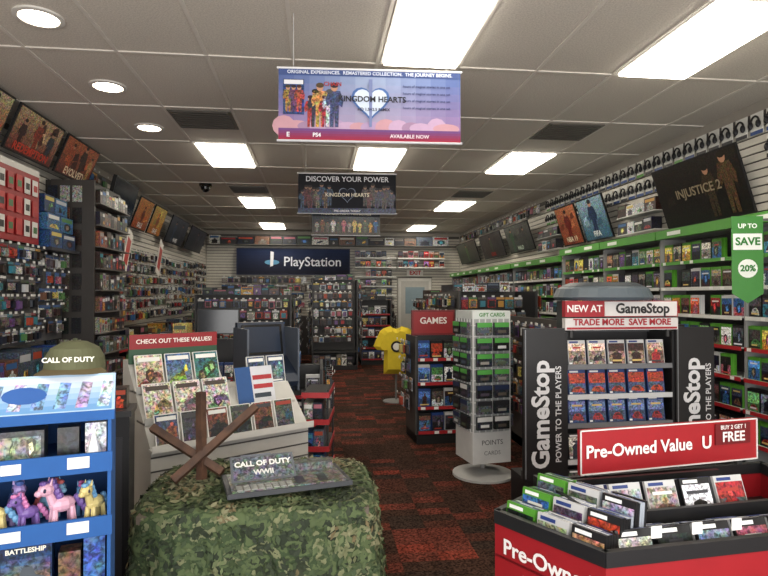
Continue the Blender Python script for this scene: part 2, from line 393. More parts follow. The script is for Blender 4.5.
# hanging banners
def heart(cx, cz, s, n=28):
    pts = []
    for k in range(n):
        t = 2*pi*k/n
        pts.append((cx+s*16*math.sin(t)**3, cz+s*(13*math.cos(t)-5*math.cos(2*t)-2*math.cos(3*t)-math.cos(4*t))))
    return pts
def banner(y, xc, w, z0, z1, rot, kind):
    M = T(xc, y, 0) @ RZ(rot); mb = MB(M)
    mb.box(-w/2, w/2, 0, .003, z0, z1, (230,232,236), 2)
    mb.tube((-w/2-.01,.0015,z1),( w/2+.01,.0015,z1), .008, (225,225,225)); mb.tube((-w/2-.01,.0015,z0),(w/2+.01,.0015,z0), .008, (200,200,205))
    for sx in (-.42, .42): mb.tube((sx*w,.0015,z1),(sx*w,.0015,CEIL-.012), .002, (200,200,200), n=5)
    h = z1-z0
    if kind == 1:
        n = 12
        for c in range(n):
            t = abs(c-(n-1)/2)/(n/2); x0 = -w/2+w*c/n; x1 = x0+w/n
            grad(mb, x0, x1, z0+.16*h, z1, -.001, (168-20*t,158-40*t,184-20*t), (150-80*t,168-72*t,198-46*t), 8, 2)
        for k in range(14):
            xx = -w/2+.02+k*.08
            mb.fell(xx+R.uniform(0,.03), z0+.2*h, R.uniform(.05,.09), R.uniform(.03,.07), -.0013-.00003*k, R.choice([(190,160,190),(176,150,186),(160,130,160),(196,150,160)]), 2, 12)
        grad(mb, -w/2, w/2, z0, z0+.17*h, -.0022, (156,32,58), (110,68,126), 5, 2)
        mb.fq(-w/2, w/2, z1-.1*h, z1, -.0022, (66,84,136), 2)
        mb.box(-w/2+.03, -w/2+.16, -.008, -.001, z0+.36*h, z0+.84*h, (30,60,120), 1)
        mb.fq(-w/2+.035, -w/2+.155, z0+.77*h, z0+.83*h, -.0095, (225,225,230))
        for q,c in enumerate(((150,120,60),(90,60,90),(170,70,60))): person(mb, -w/2+.06+.035*q, z0+.39*h, .17, -.009-.0004*q, c)
        for k,c in enumerate(((150,50,50),(44,44,62),(190,146,80),(150,40,60),(190,190,200),(60,70,110))):
            person(mb, -w/2+.20+.03*k, z0+.19*h, (.2+.04*(k%3)), -.003-.0012*k, c)
        mb.fpoly(heart(.0, z0+.55*h, .0076), -.0115, (72,106,166), 2)
        mb.fpoly(heart(.0, z0+.55*h, .0066), -.0120, (206,218,236), 2)
        mb.fpoly([(-.008,z0+.2*h),(.008,z0+.2*h),(.012,z0+.86*h),(-.012,z0+.86*h)], -.0124, (120,132,176), 2)
        ob = mb.build('hanging_banner')
        text('ORIGINAL EXPERIENCES.  REMASTERED COLLECTION.  THE JOURNEY BEGINS.', .03, M, 0, -.005, z1-.026, (216,222,236), ob, bold=.02)
        text('KINGDOM HEARTS', .05, M, .01, -.0145, z0+.58*h, (20,20,30), ob, bold=.025)
        text('HD 1.5+2.5 ReMIX', .026, M, .02, -.0145, z0+.44*h, (30,30,60), ob, bold=.02)
        text('CHAIN', .036, M, -.24, -.012, z0+.78*h, (160,40,40), ob, bold=.02)
        for q in range(4): text('hours of magical stories in one set', .022, M, .36, -.004, z0+(.78-.1*q)*h, (40,50,100), ob, bold=.01)
        text('PS4', .035, M, -.34, -.004, z0+.08*h, (230,230,235), ob, bold=.03)
        text('E', .04, M, -.52, -.004, z0+.08*h, (230,230,235), ob, bold=.03)
        text('AVAILABLE NOW', .032, M, .25, -.004, z0+.08*h, (230,215,225), ob, bold=.02)
    elif kind == 2:
        grad(mb, -w/2, w/2, z0, z1, -.001, (16,18,30), (20,20,26), 6, 2)
        for k in range(16):
            side = -1 if k < 8 else 1; q = k % 8
            xx = side*(w/2-.05-.045*q)
            person(mb, xx, z0+.12*h+.03*(q%2), (.46+.06*(q%3))*h, -.0025-.0002*k, R.choice([(70,60,60),(96,76,60),(60,60,84),(84,44,48),(110,104,96),(54,74,100)]), (140,106,86))
        mb.fq(-w/2, w/2, z0, z0+.13*h, -.006, (44,56,88), 1)
        mb.fpoly(heart(0, z0+.48*h, .0062), -.007, (130,140,160), 2); mb.fpoly(heart(0, z0+.48*h, .0056), -.0075, (26,30,44), 2)
        ob = mb.build('hanging_banner')
        text('DISCOVER YOUR POWER', .085, M, 0, -.008, z1-.07, (225,225,230), ob, bold=.01)
        text('KINGDOM HEARTS', .06, M, 0, -.010, z0+.46*h, (235,225,200), ob, bold=.01)
        text('PRE-ORDER TODAY', .035, M, 0, -.0075, z0+.06*h, (225,225,230), ob, bold=.01)
    else:
        grad(mb, -w/2, w/2, z0, z1, -.001, (70,64,56), (44,58,76), 6, 1)
        for k in range(12): person(mb, -w/2+.08+.088*k, z0+.05, (.45+.1*(k%2))*h, -.0025-.0002*k, R.choice(MID+VIV), R.choice(SKIN))
        mb.fq(-w/2, w/2, z1-.09, z1, -.006, (24,30,42), 2)
        ob = mb.build('hanging_banner')
        text('PREORDER NOW FOR BONUS', .06, M, 0, -.007, z1-.045, (230,225,200), ob, bold=.01)
banner(3.6, .33, 1.16, 2.58, 3.04, -2.5, 1)
banner(6.7, .34, 1.15, 2.57, 3.04, -3, 2)
banner(9.4, .46, 1.12, 2.60, 3.0, 0, 3)

# ------------------------------------------------------------ tilted posters
def poster(F, x0, x1, z0, z1, yb, tilt, bg, bg2, figs, title=None, tcol=(240,240,240), name='wall_poster', ts=.11, tz=.15, frame=(24,24,26)):
    M = F @ T((x0+x1)/2, yb, z0) @ RX(tilt); w = x1-x0; h = z1-z0
    mb = MB(M)
    mb.box(-w/2, w/2, 0, .02, 0, h, frame)
    grad(mb, -w/2+.02, w/2-.02, .02, h-.02, -.0015, bg, bg2, 8, 1)
    for q in range(7):
        xx = R.uniform(-w/2+.03, w/2-.2); zz = R.uniform(.03, h*.7); c = R.choice([bg,bg2]); k2 = R.uniform(.6,1.3)
        mb.fpoly([(xx,zz),(xx+.15,zz+.03),(xx+.12,zz+.12),(xx+.03,zz+.09)], -.0019-.0001*q, tuple(min(255,v*k2) for v in c), 1)
    for k, (fx, fs, c) in enumerate(figs): person(mb, fx*w, .03, fs*h, -.003-.0003*k, c)
    mb.box(-.01, .01, .02, .025+.15*h, h*.55, h*.57, (60,60,60))
    ob = mb.build(name)
    if title: text(title, ts, M, 0, -.006, h*tz, tcol, ob, bold=.015)
poster(FL, 4.70, 5.42, 2.95, 3.40, -.2, 22, (150,70,40), (206,190,150), [(-.2,.8,(110,44,34)),(.15,.85,(60,60,50))], 'BORDER', (240,230,200))
poster(FL, 5.52, 6.42, 2.95, 3.40, -.2, 22, (110,56,46), (206,176,134), [(-.3,.7,(60,34,34)),(0,.85,(150,60,44)),(.3,.75,(50,60,70))], 'REDEMPTION', (210,70,50), ts=.11)
poster(FL, 6.52, 7.4, 2.95, 3.40, -.2, 22, (100,50,40), (196,106,64), [(-.25,.8,(170,80,44)),(.1,.9,(70,50,44)),(.35,.7,(186,146,96))], 'EVOLVED', (230,210,180), ts=.12)
poster(FL, 8.8, 9.5, 2.62, 3.12, -.28, 20, (180,86,34), (220,150,70), [(0,.7,(120,50,30))], 'SALE', (250,250,250))
poster(FL, 9.6, 10.3, 2.62, 3.12, -.28, 20, (200,124,50), (226,196,96), [(0,.7,(150,70,40))], 'SAVE', (250,250,250))
poster(FL, 11.0, 12.3, 2.62, 3.15, -.2, 20, (22,26,32), (54,56,64), [(-.2,.8,(50,66,90)),(.2,.8,(60,60,66))], 'WARS')
poster(FL, 12.6, 14.2, 2.62, 3.15, -.2, 20, (28,30,36), (60,62,70), [(0,.8,(70,60,64))])
poster(FR, -6.02, -4.72, 2.36, 3.02, -.12, 18, (22,20,18), (40,35,30), [(.14,.8,(64,52,36)),(.34,.92,(88,68,44))], 'INJUSTICE 2', (150,136,110), ts=.13, tz=.5)
poster(FR, -8.66, -7.98, 2.38, 3.0, -.15, 18, (150,70,44), (200,124,84), [(0,.85,(120,40,34))], 'NBA 19', (240,230,200))
poster(FR, -7.9, -7.15, 2.38, 3.0, -.15, 18, (66,104,128), (140,170,186), [(0,.9,(40,58,90))], 'FIFA', (240,240,240))
poster(FR, -11.2, -9.9, 2.45, 3.0, -.15, 18, (50,52,50), (94,98,94), [(-.25,.85,(50,84,58)),(.25,.8,(70,70,70))], 'HALO', (200,220,200))
poster(FR, -13.0, -11.5, 2.45, 3.0, -.15, 18, (24,24,26), (60,62,62), [(0,.85,(50,76,48))], 'GEARS', (190,60,50))
poster(FR, -15.2, -13.4, 2.45, 3.0, -.15, 18, (30,40,30), (70,80,70), [(0,.85,(66,106,56))])

# ------------------------------------------------------------ left wall merchandise
mb = MB(FL)
mb.box(4.1, 5.95, -.32, -.28, 2.1, 2.82, (156,34,38)); mb.box(4.1,5.95,-.28,-.026,2.1,2.14,(120,30,32))
for r in range(3):
    for k in range(12):
        x = 4.18 + k*.147
        mb.box(x, x+.1, -.335, -.33, 2.16+r*.2, 2.31+r*.2, R.choice([(225,222,218),(190,50,50),(228,226,220),(170,44,46)]))
        mb.fq(x+.015, x+.085, 2.2+r*.2, 2.26+r*.2, -.337, R.choice([(180,50,52),(40,40,40),(70,116,70)]))
mb.fq(4.1,5.95,2.76,2.82,-.322,(225,222,216))
mb.build('gift_card_rack')
mb = MB(FL)
pegs(mb, 4.1, 5.98, 1.14, 2.08, -.3, .11, .155, MIX+WHT+WHT+[(60,90,170),(170,60,60)], None, .02)
mb.box(4.05, 5.98, -.28, -.026, 1.14, 2.09, (90,90,90))
mb.build('hanging_accessory_packs')
mb = MB(FL)
for z in (.1,.46,.8):
    mb.box(4.05, 6.6, -.5, -.026, z, z+.02, (60,60,62)); mb.box(4.05,6.6,-.504,-.5,z-.01,z+.03,(168,40,44)); boxes(mb, 4.1, 6.55, z+.02, -.46, .18, .3, .14, .26, .3, VIV+MID+[(60,90,170)])
mb.build('toy_shelf')
mb = MB(FL)
mb.box(6.0, 6.68, -.42, -.026, 2.06, 2.09, (50,50,55))
for r in range(3): boxes(mb, 6.02, 6.68, 2.09+r*.18, -.4+.03*r, .16, .18, .22, .33, .3, [(40,76,124),(36,60,100),(60,106,150)])
mb.build('boxed_controller_shelf')
mb = MB(FL)
mb.box(6.0, 6.64, -.25, -.026, 1.14, 2.04, (80,80,82))
pegs(mb, 6.0, 6.64, 1.14, 2.04, -.27, .12, .17, WHT+[(80,116,160),(60,90,130)]+MID, (70,104,160))
mb.build('hanging_accessory_packs')
mb = MB(FL)
mb.box(6.74, 7.72, -.5, -.026, 0, 2.9, (44,41,40))
mb.box(6.70, 6.74, -.56, -.1, 0, 2.9, (62,58,55))
for r in range(11):
    z = .2 + r*.245
    mb.box(6.74, 7.74, -.62, -.5, z-.012, z, (96,92,88))
    boxes(mb, 6.76, 7.7, z, -.6, .12, .2, .06, .13, .09, DARK+MID+[(120,110,100),(140,80,60),(170,170,165)])
for r in range(11): 
    z = .2 + r*.245
    for k in range(3):
        mb.push(T(6.69,-.12-.13*k,z) @ RZ(-90)); mb.box(-.05,.05,0,.01,0,.18,R.choice(DARK+MID+[(160,160,156)]),1); mb.pop()
mb.build('figurine_tower_shelf')
mb = MB(FL)
mb.push(T(0,-.3,2.6) @ RX(14))
mb.box(7.78, 8.7, 0, .05, 0, .6, (14,14,15)); mb.box(7.8,8.68,-.003,0,.03,.58,(44,50,56),3); mb.box(8.2,8.3,.05,.2,.25,.35,(20,20,20))
mb.pop(); mb.build('wall_television')
def run(F, xa, xb, name, depth, mixhead, z1=2.4):
    x = xa
    while x < xb - .6:
        w = min(1.22, xb - x)
        mb = MB(F)
        d = depth
        pegs(mb, x+.02, x+w-.02, 1.15, z1+R.uniform(-.1,.08), -.13, R.choice([.1,.12,.14]), R.choice([.16,.19,.21]), MIX+R.choice([DARK, VIV, WHT+WHT]), R.choice(mixhead), .03)
        for z in (.12,.48,.84):
            mb.box(x, x+w, -d, -.026, z, z+.02, (60,58,56)); mb.box(x, x+w, -d-.004, -d, z-.01, z+.03, R.choice([(170,40,44),(200,200,196)]))
            boxes(mb, x+.02, x+w-.02, z+.02, -d+.03, .16, .3, .1, .22, .25, MIX)
        mb.build(name); x += w
run(FL, 7.8, 15.5, 'peg_merchandise_bay', .4, [None,(170,50,50),None,(220,220,215)])
mb = MB(FL)
for x in (8.0, 9.6):
    mb.push(T(x,-.46,1.95) @ RY(28)); mb.box(-.1,.1,0,.01,0,.62,(226,222,214)); mb.fq(-.07,.07,.1,.5,-.001,(180,60,52)); mb.pop()
    mb.tube((x,-.45,1.97),(x,-.21,1.97),.008,(90,90,90))
mb.build('promo_sign_strips')
mb = MB(FL)
pegs(mb, 7.6, 8.7, 3.2-.2, 3.28, -.05, .15, .2, DARK+WHT, None, .2); pegs(mb, 14.3, 15.4, 2.85, 3.28, -.05, .15, .2, DARK+WHT, None, .2); mb.build('upper_accessory_row')

# ------------------------------------------------------------ right wall merchandise
def headset(mb, x, z, y):
    mb.box(x, x+.15, y, y+.006, z, z+.2, (226,226,220))
    mb.fq(x, x+.15, z, z+.035, y-.001, R.choice([(96,160,70),(60,60,64),(60,84,140)]))
    for k in range(8):
        a0 = pi*k/8; a1 = pi*(k+1)/8
        mb.tube((x+.075+.048*math.cos(a0), y-.02, z+.11+.055*math.sin(a0)), (x+.075+.048*math.cos(a1), y-.02, z+.11+.055*math.sin(a1)), .009, (20,20,22), n=5)
    for s in (-1, 1): mb.ell(x+.075+s*.046, y-.025, z+.09, .02, .024, .038, (22,22,26), 0, 8)
mb = MB(FR)
for r in range(2):
    x = -9.6
    while x < -3.6:
        if r == 0 or not (-6.1 < x < -4.7): headset(mb, x, 3.08-.24*r, -.06)
        x += .19
mb.build('headset_display')
mb = MB(FR)
for z in (2.38, 2.6):
    for xs in ((-7.0,-6.15),(-9.7,-8.8)):
        mb.box(xs[0], xs[1], -.2, -.026, z-.01, z, (205,205,200))
        boxes(mb, xs[0], xs[1], z, -.18, .12, .17, .16, .24, .13, WHT+DARK)
mb.build('controller_box_shelf')
mb = MB(FR)
pegs(mb, -4.6, -3.4, 2.42, 2.82, -.06, .14, .2, WHT+DARK, None)
mb.build('hanging_controller_packs')
mb = MB(FR)
pegs(mb, -15.4, -9.8, 3.06, 3.28, -.06, .16, .2, WHT+DARK, None)
mb.build('upper_accessory_row')
def game_bay(x0, x1, zt, kinds, fascia, pal, strips):
    mb = MB(FR)
    mb.box(x0, x1, -.44, -.38, zt, zt+.09, fascia); mb.box(x0, x1, -.38, -.026, zt, zt+.02, (200,200,198))
    for k in range(int((x1-x0)/.61)):
        mb.fq(x0+.61*k+.2, x0+.61*k+.42, zt+.025, zt+.065, -.4415, (235,240,232))
    z = zt - .25; r = 0
    while z > .2:
        shelf_cases(mb, x0+.01, x1-.01, z, -.36-.008*r, kinds=kinds, pal=pal, strip=strips[min(r, len(strips)-1)], plate=(190,190,188))
        z -= .265; r += 1
    mb.box(x0, x1, -.45, -.026, 0, .14, (40,40,40)); mb.box(x0+.01, x1-.01, -.1, -.026, .14, zt, (96,94,92))
    for xx in (x0, x1): mb.box(xx-.004, xx+.004, -.38, -.026, .1, zt, (150,150,148))
    mb.build('game_case_wall_shelf')
GR = (84,152,62); RD = (168,36,42); SV = (216,216,210)
RP = MIX+MID+WHT
game_bay(-5.75, -4.55, 2.2, 'xxkw', GR, RP, [GR,SV,SV,RD,RD,RD])
game_bay(-4.53, -3.3, 2.2, 'xxkk', GR, RP, [GR,SV,SV,RD,RD,RD])
game_bay(-6.98, -5.77, 2.2, 'xkkw', GR, RP, [GR,SV,SV,SV,RD,RD])
game_bay(-8.22, -7.0, 2.2, 'xkw', GR, RP, [GR,SV,SV,RD])
game_bay(-10.4, -8.26, 2.12, 'xkkw', GR, RP, [SV,GR,SV])
game_bay(-12.8, -10.45, 2.12, 'xwwk', GR, RP, [SV,GR,SV])
game_bay(-15.4, -12.85, 2.12, 'xwsk', GR, RP, [SV,GR,SV])
M = T(3.42, 4.2, 0) @ RZ(-12); mb = MB(M)
mb.box(-.12,.12,0,.008,1.72,2.24,(64,132,56)); mb.box(-.11,.11,-.003,0,1.97,2.1,(240,242,238))
mb.fpoly([(-.12,1.72),(-.12,1.62),(0,1.54),(.12,1.62),(.12,1.72)], .002, (64,132,56))
mb.fell(0,1.82,.075,.075,-.002,(235,240,232),0,18); mb.box(.06,.28,.002,.006,2.2,2.22,(90,90,90))
ob = mb.build('save_promo_sign')
text('SAVE', .085, M, 0, -.006, 2.035, (40,120,40), ob, bold=.03); text('UP TO', .05, M, 0, -.003, 2.16, (240,250,240), ob, bold=.03); text('20%', .07, M, 0, -.005, 1.82, (40,120,40), ob, bold=.03)

# ------------------------------------------------------------ back wall
M = FB; mb = MB(M)
mb.box(-2.2,.88,-.2,-.1,2.18,2.9,(20,30,66)); mb.box(-1.9,.6,-.1,-.026,2.3,2.8,(40,40,50))
grad(mb, -2.17,.85,2.2,2.88,-.2015,(12,18,42),(26,44,84),8,2)
mb.fell(-1.25,2.52,.2,.07,-.204,(100,160,200),2,14); mb.fpoly([(-1.3,2.4),(-1.22,2.42),(-1.2,2.8),(-1.29,2.82)],-.206,(240,244,250))
ob = mb.build('illuminated_store_sign')
text('PlayStation', .36, M, -.15, -.21, 2.53, (236,240,250), ob, bold=.01)
mb = MB(M)
mb.box(-2.95,3.95,-.35,-.026,2.98,3.0,(90,88,84)); boxes(mb,-2.9,3.9,3.0,-.33,.18,.26,.25,.5,.28,DARK+WHT+MID)
mb.build('stock_shelf')
mb = MB(M)
for r,(z) in enumerate((1.1,1.36,1.62,1.88,2.14,2.4,2.66)):
    shelf_cases(mb, 1.0, 2.15, z, -.35, kinds='pkw', strip=(225,225,220), skip=.1)
    if z > 2.3: shelf_cases(mb, 2.2, 3.55, z, -.3, kinds='ksw', strip=(225,225,220), skip=.1)
mb.box(-2.6,2.15,-.4,-.026,0,1.05,(60,56,54))
mb.build('media_shelf_unit')
mb = MB(M)
pegs(mb,-2.6,-.2,1.1,2.15,-.1,.16,.22,MIX+VIV+WHT,None,.03); pegs(mb,-.2,.95,1.1,2.15,-.1,.13,.2,[(50,74,130),(220,220,220),(60,60,64)],None,.03)
mb.build('hanging_accessory_packs')
mb = MB(M)
mb.box(2.25,3.2,-.06,-.002,0,2.1,(226,224,218)); mb.box(2.33,3.12,-.075,-.06,0.01,2.02,(200,198,192)); mb.box(2.45,3.0,-.082,-.075,1.1,1.85,(150,170,180),3)
mb.ell(3.04,-.11,1.0,.03,.03,.03,(160,150,120),0,8); mb.build('door_1')
mb = MB(M); mb.box(2.5,2.95,-.12,-.026,2.16,2.34,(235,232,226)); ob = mb.build('exit_sign'); text('EXIT', .16, M, 2.725, -.125, 2.25, (200,30,30), ob, bold=.03)

# ------------------------------------------------------------ gondolas
def gondola(name, M, w, d, h, pal=MIX, kinds='xpkw', strip=RD, body=(40,40,42), pegface=False, ph=.19, header=None, top=True):
    mb = MB(M)
    mb.box(0, w, d*.45, d*.55, 0, h, body); mb.box(0, w, .02, d-.02, 0, .1, (24,24,24))
    for s in (0, 1):
        mb.push(I4 if s == 0 else T(w, d, 0) @ RZ(180))
        if pegface:
            mb.box(.0, w, d*.42, d*.45, .1, h, (60,58,56))
            pegs(mb, .02, w-.02, .45, h-.05, .06 if d < .5 else .16, .12, ph, pal, None, .03)
            mb.box(0, w, .02, d*.45, .38, .4, (50,50,50)); boxes(mb, .02, w-.02, .1, .05, .18, .26, .1, .18, .1, pal)
        else:
            n = int((h-.12)/.26)
            for k in range(n):
                z = .14 + k*.26
                shelf_cases(mb, .015, w-.015, z, .03+.015*k, kinds=kinds, pal=pal, strip=strip, depth=d*.42-.03, plate=(50,50,52), skip=.06)
        mb.pop()
    for xx in (0, w-.02): mb.box(xx, xx+.02, .04, d-.04, .0, h, body)
    for s in (0, 1):
        mb.push(T(0, d-.04, 0) @ RZ(-90) if s == 0 else T(w, .04, 0) @ RZ(90))
        mb.box(0, d-.08, -.01, 0, .1, h, (76,74,72)); pegs(mb, .03, d-.1, .3, h-.03, -.03, .13, .2, pal, None, .05); mb.pop()
    if top: boxes(mb, .05, w-.05, h, d*.3, .08, .18, .1, .25, d*.4, pal)
    ob = mb.build(name)
    if header:
        hb = MB(M); hb.box(0, w, d*.47, d*.53, h, h+.28, header[1]); hb.fq(.02,w-.02,h+.02,h+.26,d*.47-.002,header[2]); hb.build('header_sign', parent=ob)
        text(header[0], .1, M, w/2, d*.47-.006, h+.16, header[3], ob, bold=.02)
    return ob
gondola('merchandise_gondola', T(-.12,12.3,0), .97, 1.2, 1.95, DARK+WHT+MID, pegface=True)
gondola('merchandise_gondola', T(1.75,6.9,0), 1.0, 1.9, 1.66, MIX+VIV+WHT, pegface=True)
gondola('merchandise_gondola', T(-2.0,9.6,0), 1.55, 1.2, 1.62, MIX+VIV, pegface=True)
gondola('merchandise_gondola', T(1.0,13.2,0), .7, 1.2, 1.5, WHT+DARK, kinds='wpk')
gondola('merchandise_gondola', T(2.25,11.0,0), 1.0, 2.0, 1.55, MIX, kinds='xwk')
gondola('checkout_counter_shelf', T(-1.95,6.5,0) , 1.1, 1.2, 1.08, DARK+DARK+VIV, kinds='kps', top=False)
gondola('value_game_gondola', T(-.58,5.4,0), .62, 1.0, .9, MIX, kinds='kwp')
gondola('merchandise_gondola', T(-1.5,12.4,0), 1.0, 2.0, 1.6, DARK+VIV, kinds='kps')
gondola('handheld_game_gondola', T(1.06,6.05,0) @ RZ(4), .5, .55, 1.16, [(50,80,130),(210,214,220),(30,30,34),(80,116,160)], kinds='wkp', header=('GAMES', (120,34,38), (150,40,44), (240,230,225)), top=False)
gondola('game_case_gondola', T(2.15,4.75,0), .85, 1.5, 1.38, MIX, kinds='kxs', top=False)
mb = MB(T(-1.15,6.1,1.092))
mb.box(-.11,.11,.65,.82,0,.012,(24,24,26)); mb.tube((0,.74,.01),(0,.74,.1),.018,(24,24,26)); mb.box(-.24,.24,.71,.74,.06,.36,(18,18,20)); mb.box(-.225,.225,.707,.71,.075,.345,(28,32,40),3)
mb.build('computer_monitor')
mb = MB(T(-1.8,6.75,1.082)); boxes(mb, 0, .4, 0, 0, .1, .22, .1, .16, .3, DARK+VIV); mb.build('boxed_collectibles')

# t-shirt display
M = T(1.18, 8.6, 0) @ RZ(-4); mb = MB(M)
mb.lathe(0,0,[(0,0),(.2,0),(.2,.015),(.03,.03),(.015,.03),(.015,.55)],(120,120,120),0,20)
half = [(0,.42),(.19,.42),(.185,.75),(.195,.9),(.285,.78),(.345,.84),(.25,1.06),(.19,1.11),(.08,1.14),(.05,1.115),(0,1.10)]
out = half + [(-x,z) for x,z in half[::-1] if x > 0]
n = len(out)
def bul(x): return .075*math.sqrt(max(0,1-(x/.36)**2))
for s in (-1,1):
    for k in range(n):
        a, b = out[k], out[(k+1)%n]
        P = lambda p: (p[0], s*.018, p[1])
        mids = lambda p: (p[0]*.7, s*(.03+bul(p[0]*.7)), .8+(p[1]-.8)*.8)
        pa, pb, ma, mb_ = P(a), P(b), mids(a), mids(b)
        q = [pa, pb, mb_, ma]; t3 = [ma, mb_, (0, s*.105, .8)]
        if s == 1: q = q[::-1]; t3 = t3[::-1]
        mb.face(q, (222,196,44), 2); mb.face(t3, (222,196,44), 2)
for k in range(n):
    a, b = out[k], out[(k+1)%n]; mb.face([(a[0],-.018,a[1]),(b[0],-.018,b[1]),(b[0],.018,b[1]),(a[0],.018,a[1])],(210,184,40),2)
mb.fell(0,.84,.085,.085,-.113,(30,28,26),2,16); mb.fell(0,.84,.055,.055,-.115,(228,224,214),2,16)
mb.build('tshirt_display', smooth=False)

# ------------------------------------------------------------ spinner rack (white wire)
M = T(1.47,5.0,0) @ RZ(10); mb = MB(M)
mb.lathe(0,0,[(0,0),(.27,0),(.27,.02),(.05,.05),(.02,.06),(.02,1.46),(0,1.46)],(190,190,188),0,24)
W = .175
for q in range(4):
    mb.push(RZ(90*q) @ T(0,-W,0))
    mb.box(-W,W,.002,.006,.15,1.46,(170,172,170))
    for k in range(7): 
        x = -W+k*2*W/6
        mb.box(x-.005,x+.005,-.006,.002,.15,1.46,(222,222,220))
    for k in range(14): mb.box(-W,W,-.006,.002,.2+k*.095,.207+k*.095,(222,222,220))
    mb.box(-W,W,-.008,.004,.15,.42,(214,214,212)); mb.box(-W,W,-.008,.004,1.4,1.47,(210,214,210))
    for r in range(7):
        for c in range(2):
            x = -W+.018+c*.165; z = 1.26-r*.135
            mb.box(x,x+.14,-.045,-.012,z,z+.11,R.choice([(34,36,38),(50,54,60),(90,94,98)]),1)
            mb.fq(x,x+.14,z+.07,z+.11,-.0465,(84,160,74) if r<4 else R.choice([(40,50,80),(210,210,208),(40,40,44)]))
            mb.fq(x+.03,x+.11,z+.02,z+.045,-.0465,R.choice(WHT+MID))
    mb.pop()
ob = mb.build('wire_spinner_rack')
text('POINTS', .06, M, 0, -W-.012, .33, (90,90,92), ob); text('CARDS', .05, M, 0, -W-.012, .24, (120,120,122), ob); text('GIFT CARDS', .045, M, 0, -W-.012, 1.435, (60,130,50), ob, bold=.02)

# ------------------------------------------------------------ endcap display with wings
M = T(1.78, 3.92, 0) @ RZ(2); mb = MB(M); w = .82
mb.box(0,w,.0,.42,0,.1,(22,22,24)); mb.box(0,w,.3,.34,.1,1.33,(36,36,38))
mb.box(-.02,0,0,.4,0,1.34,(24,24,26)); mb.box(w,w+.02,0,.4,0,1.34,(24,24,26))
for k, z in enumerate((.16,.42,.68,.885,1.1)):
    mb.box(0,w,.0,.32,z-.014,z,(40,40,42)); mb.box(0,w,-.006,0,z-.03,z+.006,(200,202,204) if k%2 else (110,112,116))
    st = R.getstate()
    x = .025; n = 0
    while x < w-.14:
        mb.push(T(0,.03,z) @ RX(-8))
        R.seed(500+k*7+(n//2 if k==4 else 0))
        kind, pal = (('w',[(150,130,118),(120,96,84)]) if k==4 else ('p',[(70,92,126),(60,76,110)]) if k>=2 else ('k', MIX))
        case(mb, x, 0, .135, .178, 0, .015, kind, pal, hi=True); mb.box(x,x+.135,.02,.07,0,.17,(50,64,90)); mb.pop(); x += .156; n += 1
    R.setstate(st)
mb.box(-.03,w+.03,-.03,.02,1.45,1.565,(160,32,44)); mb.box(.27,w+.02,-.034,-.03,1.455,1.56,(220,216,214))
mb.box(-.03,w+.03,-.03,.02,1.355,1.44,(212,208,206)); mb.fq(-.02,w+.02,1.36,1.375,-.032,(160,32,44))
mb.box(.02,.04,0,.02,1.3,1.46,(60,60,60)); mb.box(w-.04,w-.02,0,.02,1.3,1.46,(60,60,60))
mb.box(.08,.68,.06,.34,1.335,1.56,(50,52,56))
ob = mb.build('game_endcap_display')
text('NEW AT', .07, M, .115, -.034, 1.507, (245,240,238), ob, bold=.02); text('GameStop', .1, M, .565, -.038, 1.507, (34,32,34), ob, bold=.03)
text('TRADE MORE  SAVE MORE', .064, M, w/2, -.034, 1.41, (160,32,44), ob, bold=.03)
for s in (-1, 1):
    Wm = M @ (T(-.34,-.02,0) if s < 0 else T(w+.02,-.02,0))
    wb = MB(Wm)
    wb.box(0,.31,0,.03,.3,1.37,(24,24,26)); wb.box(.0,.31,.03,.06,.3,.36,(60,60,60)); wb.box(.02,.29,.04,.3,.0,.3,(24,24,26)); wb.box(.1,.2,.03,.06,.0,1.3,(24,24,26))
    wb.fq(.01,.018,.31,1.36,-.002,(120,122,126))
    wb.build('wing_panel', parent=ob)
    text('GameStop', .18, Wm, .13, -.004, .76, (214,214,216), ob, rot=90, bold=.03)
    text('POWER TO THE PLAYERS', .06, Wm, .26, -.004, .76, (214,214,216), ob, rot=90, bold=.01)
mb = MB(M)
mb.lathe(.38,.2,[(0,1.567),(.34,1.567),(.36,1.59),(.33,1.655),(.30,1.67),(0,1.675)],(84,94,102),0,32)
mb.lathe(.38,.2,[(.30,1.672),(.24,1.70),(0,1.705)],(60,66,72),0,32)
mb.build('display_turntable', smooth=False)
mb = MB(M)
mb.ell(w+.2,.45,1.43,.13,.13,.09,(70,74,80),0,16); mb.box(w+.06,w+.34,.32,.6,1.35,1.37,(30,30,32)); mb.box(w+.09,w+.31,.35,.57,0.0,1.35,(24,24,26))
mb.build('virtual_reality_headset_stand')

# ------------------------------------------------------------ pre-owned value dump bin
A,B,C,D,E = (.68,2.15),(.92,1.75),(2.05,1.86),(2.2,2.62),(1.1,2.5)
mb = MB()
mb.prism([A,B,C,D,E], .0, .60, (150,24,32))
mb.prism([A,B,C,D,E], .60, .61, (26,26,28))
cy = [A,B,C,D,E]
for k in range(5):
    a, b = Vector(cy[k]), Vector(cy[(k+1)%5]); d = (b-a).normalized(); nn = Vector((-d.y, d.x))
    p = [a, b, b+nn*.015, a+nn*.015]
    mb.prism([tuple(v) for v in p], .60, .745, (152,26,34)); 
    p = [a-nn*.004, b-nn*.004, b+nn*.02, a+nn*.02]
    mb.prism([tuple(v) for v in p], .725, .775, (28,28,30))
MF = T(B[0],B[1],0) @ RZ(5.5)
mb.M = MF
mb.box(.06,1.08,.27,.29,.61,.78,(28,28,30)); mb.box(.06,.98,.60,.62,.61,.80,(28,28,30)); mb.box(.06,.075,.27,.62,.61,.83,(28,28,30))
mb.box(.075,.98,.29,.60,.61,.68,(30,30,32))
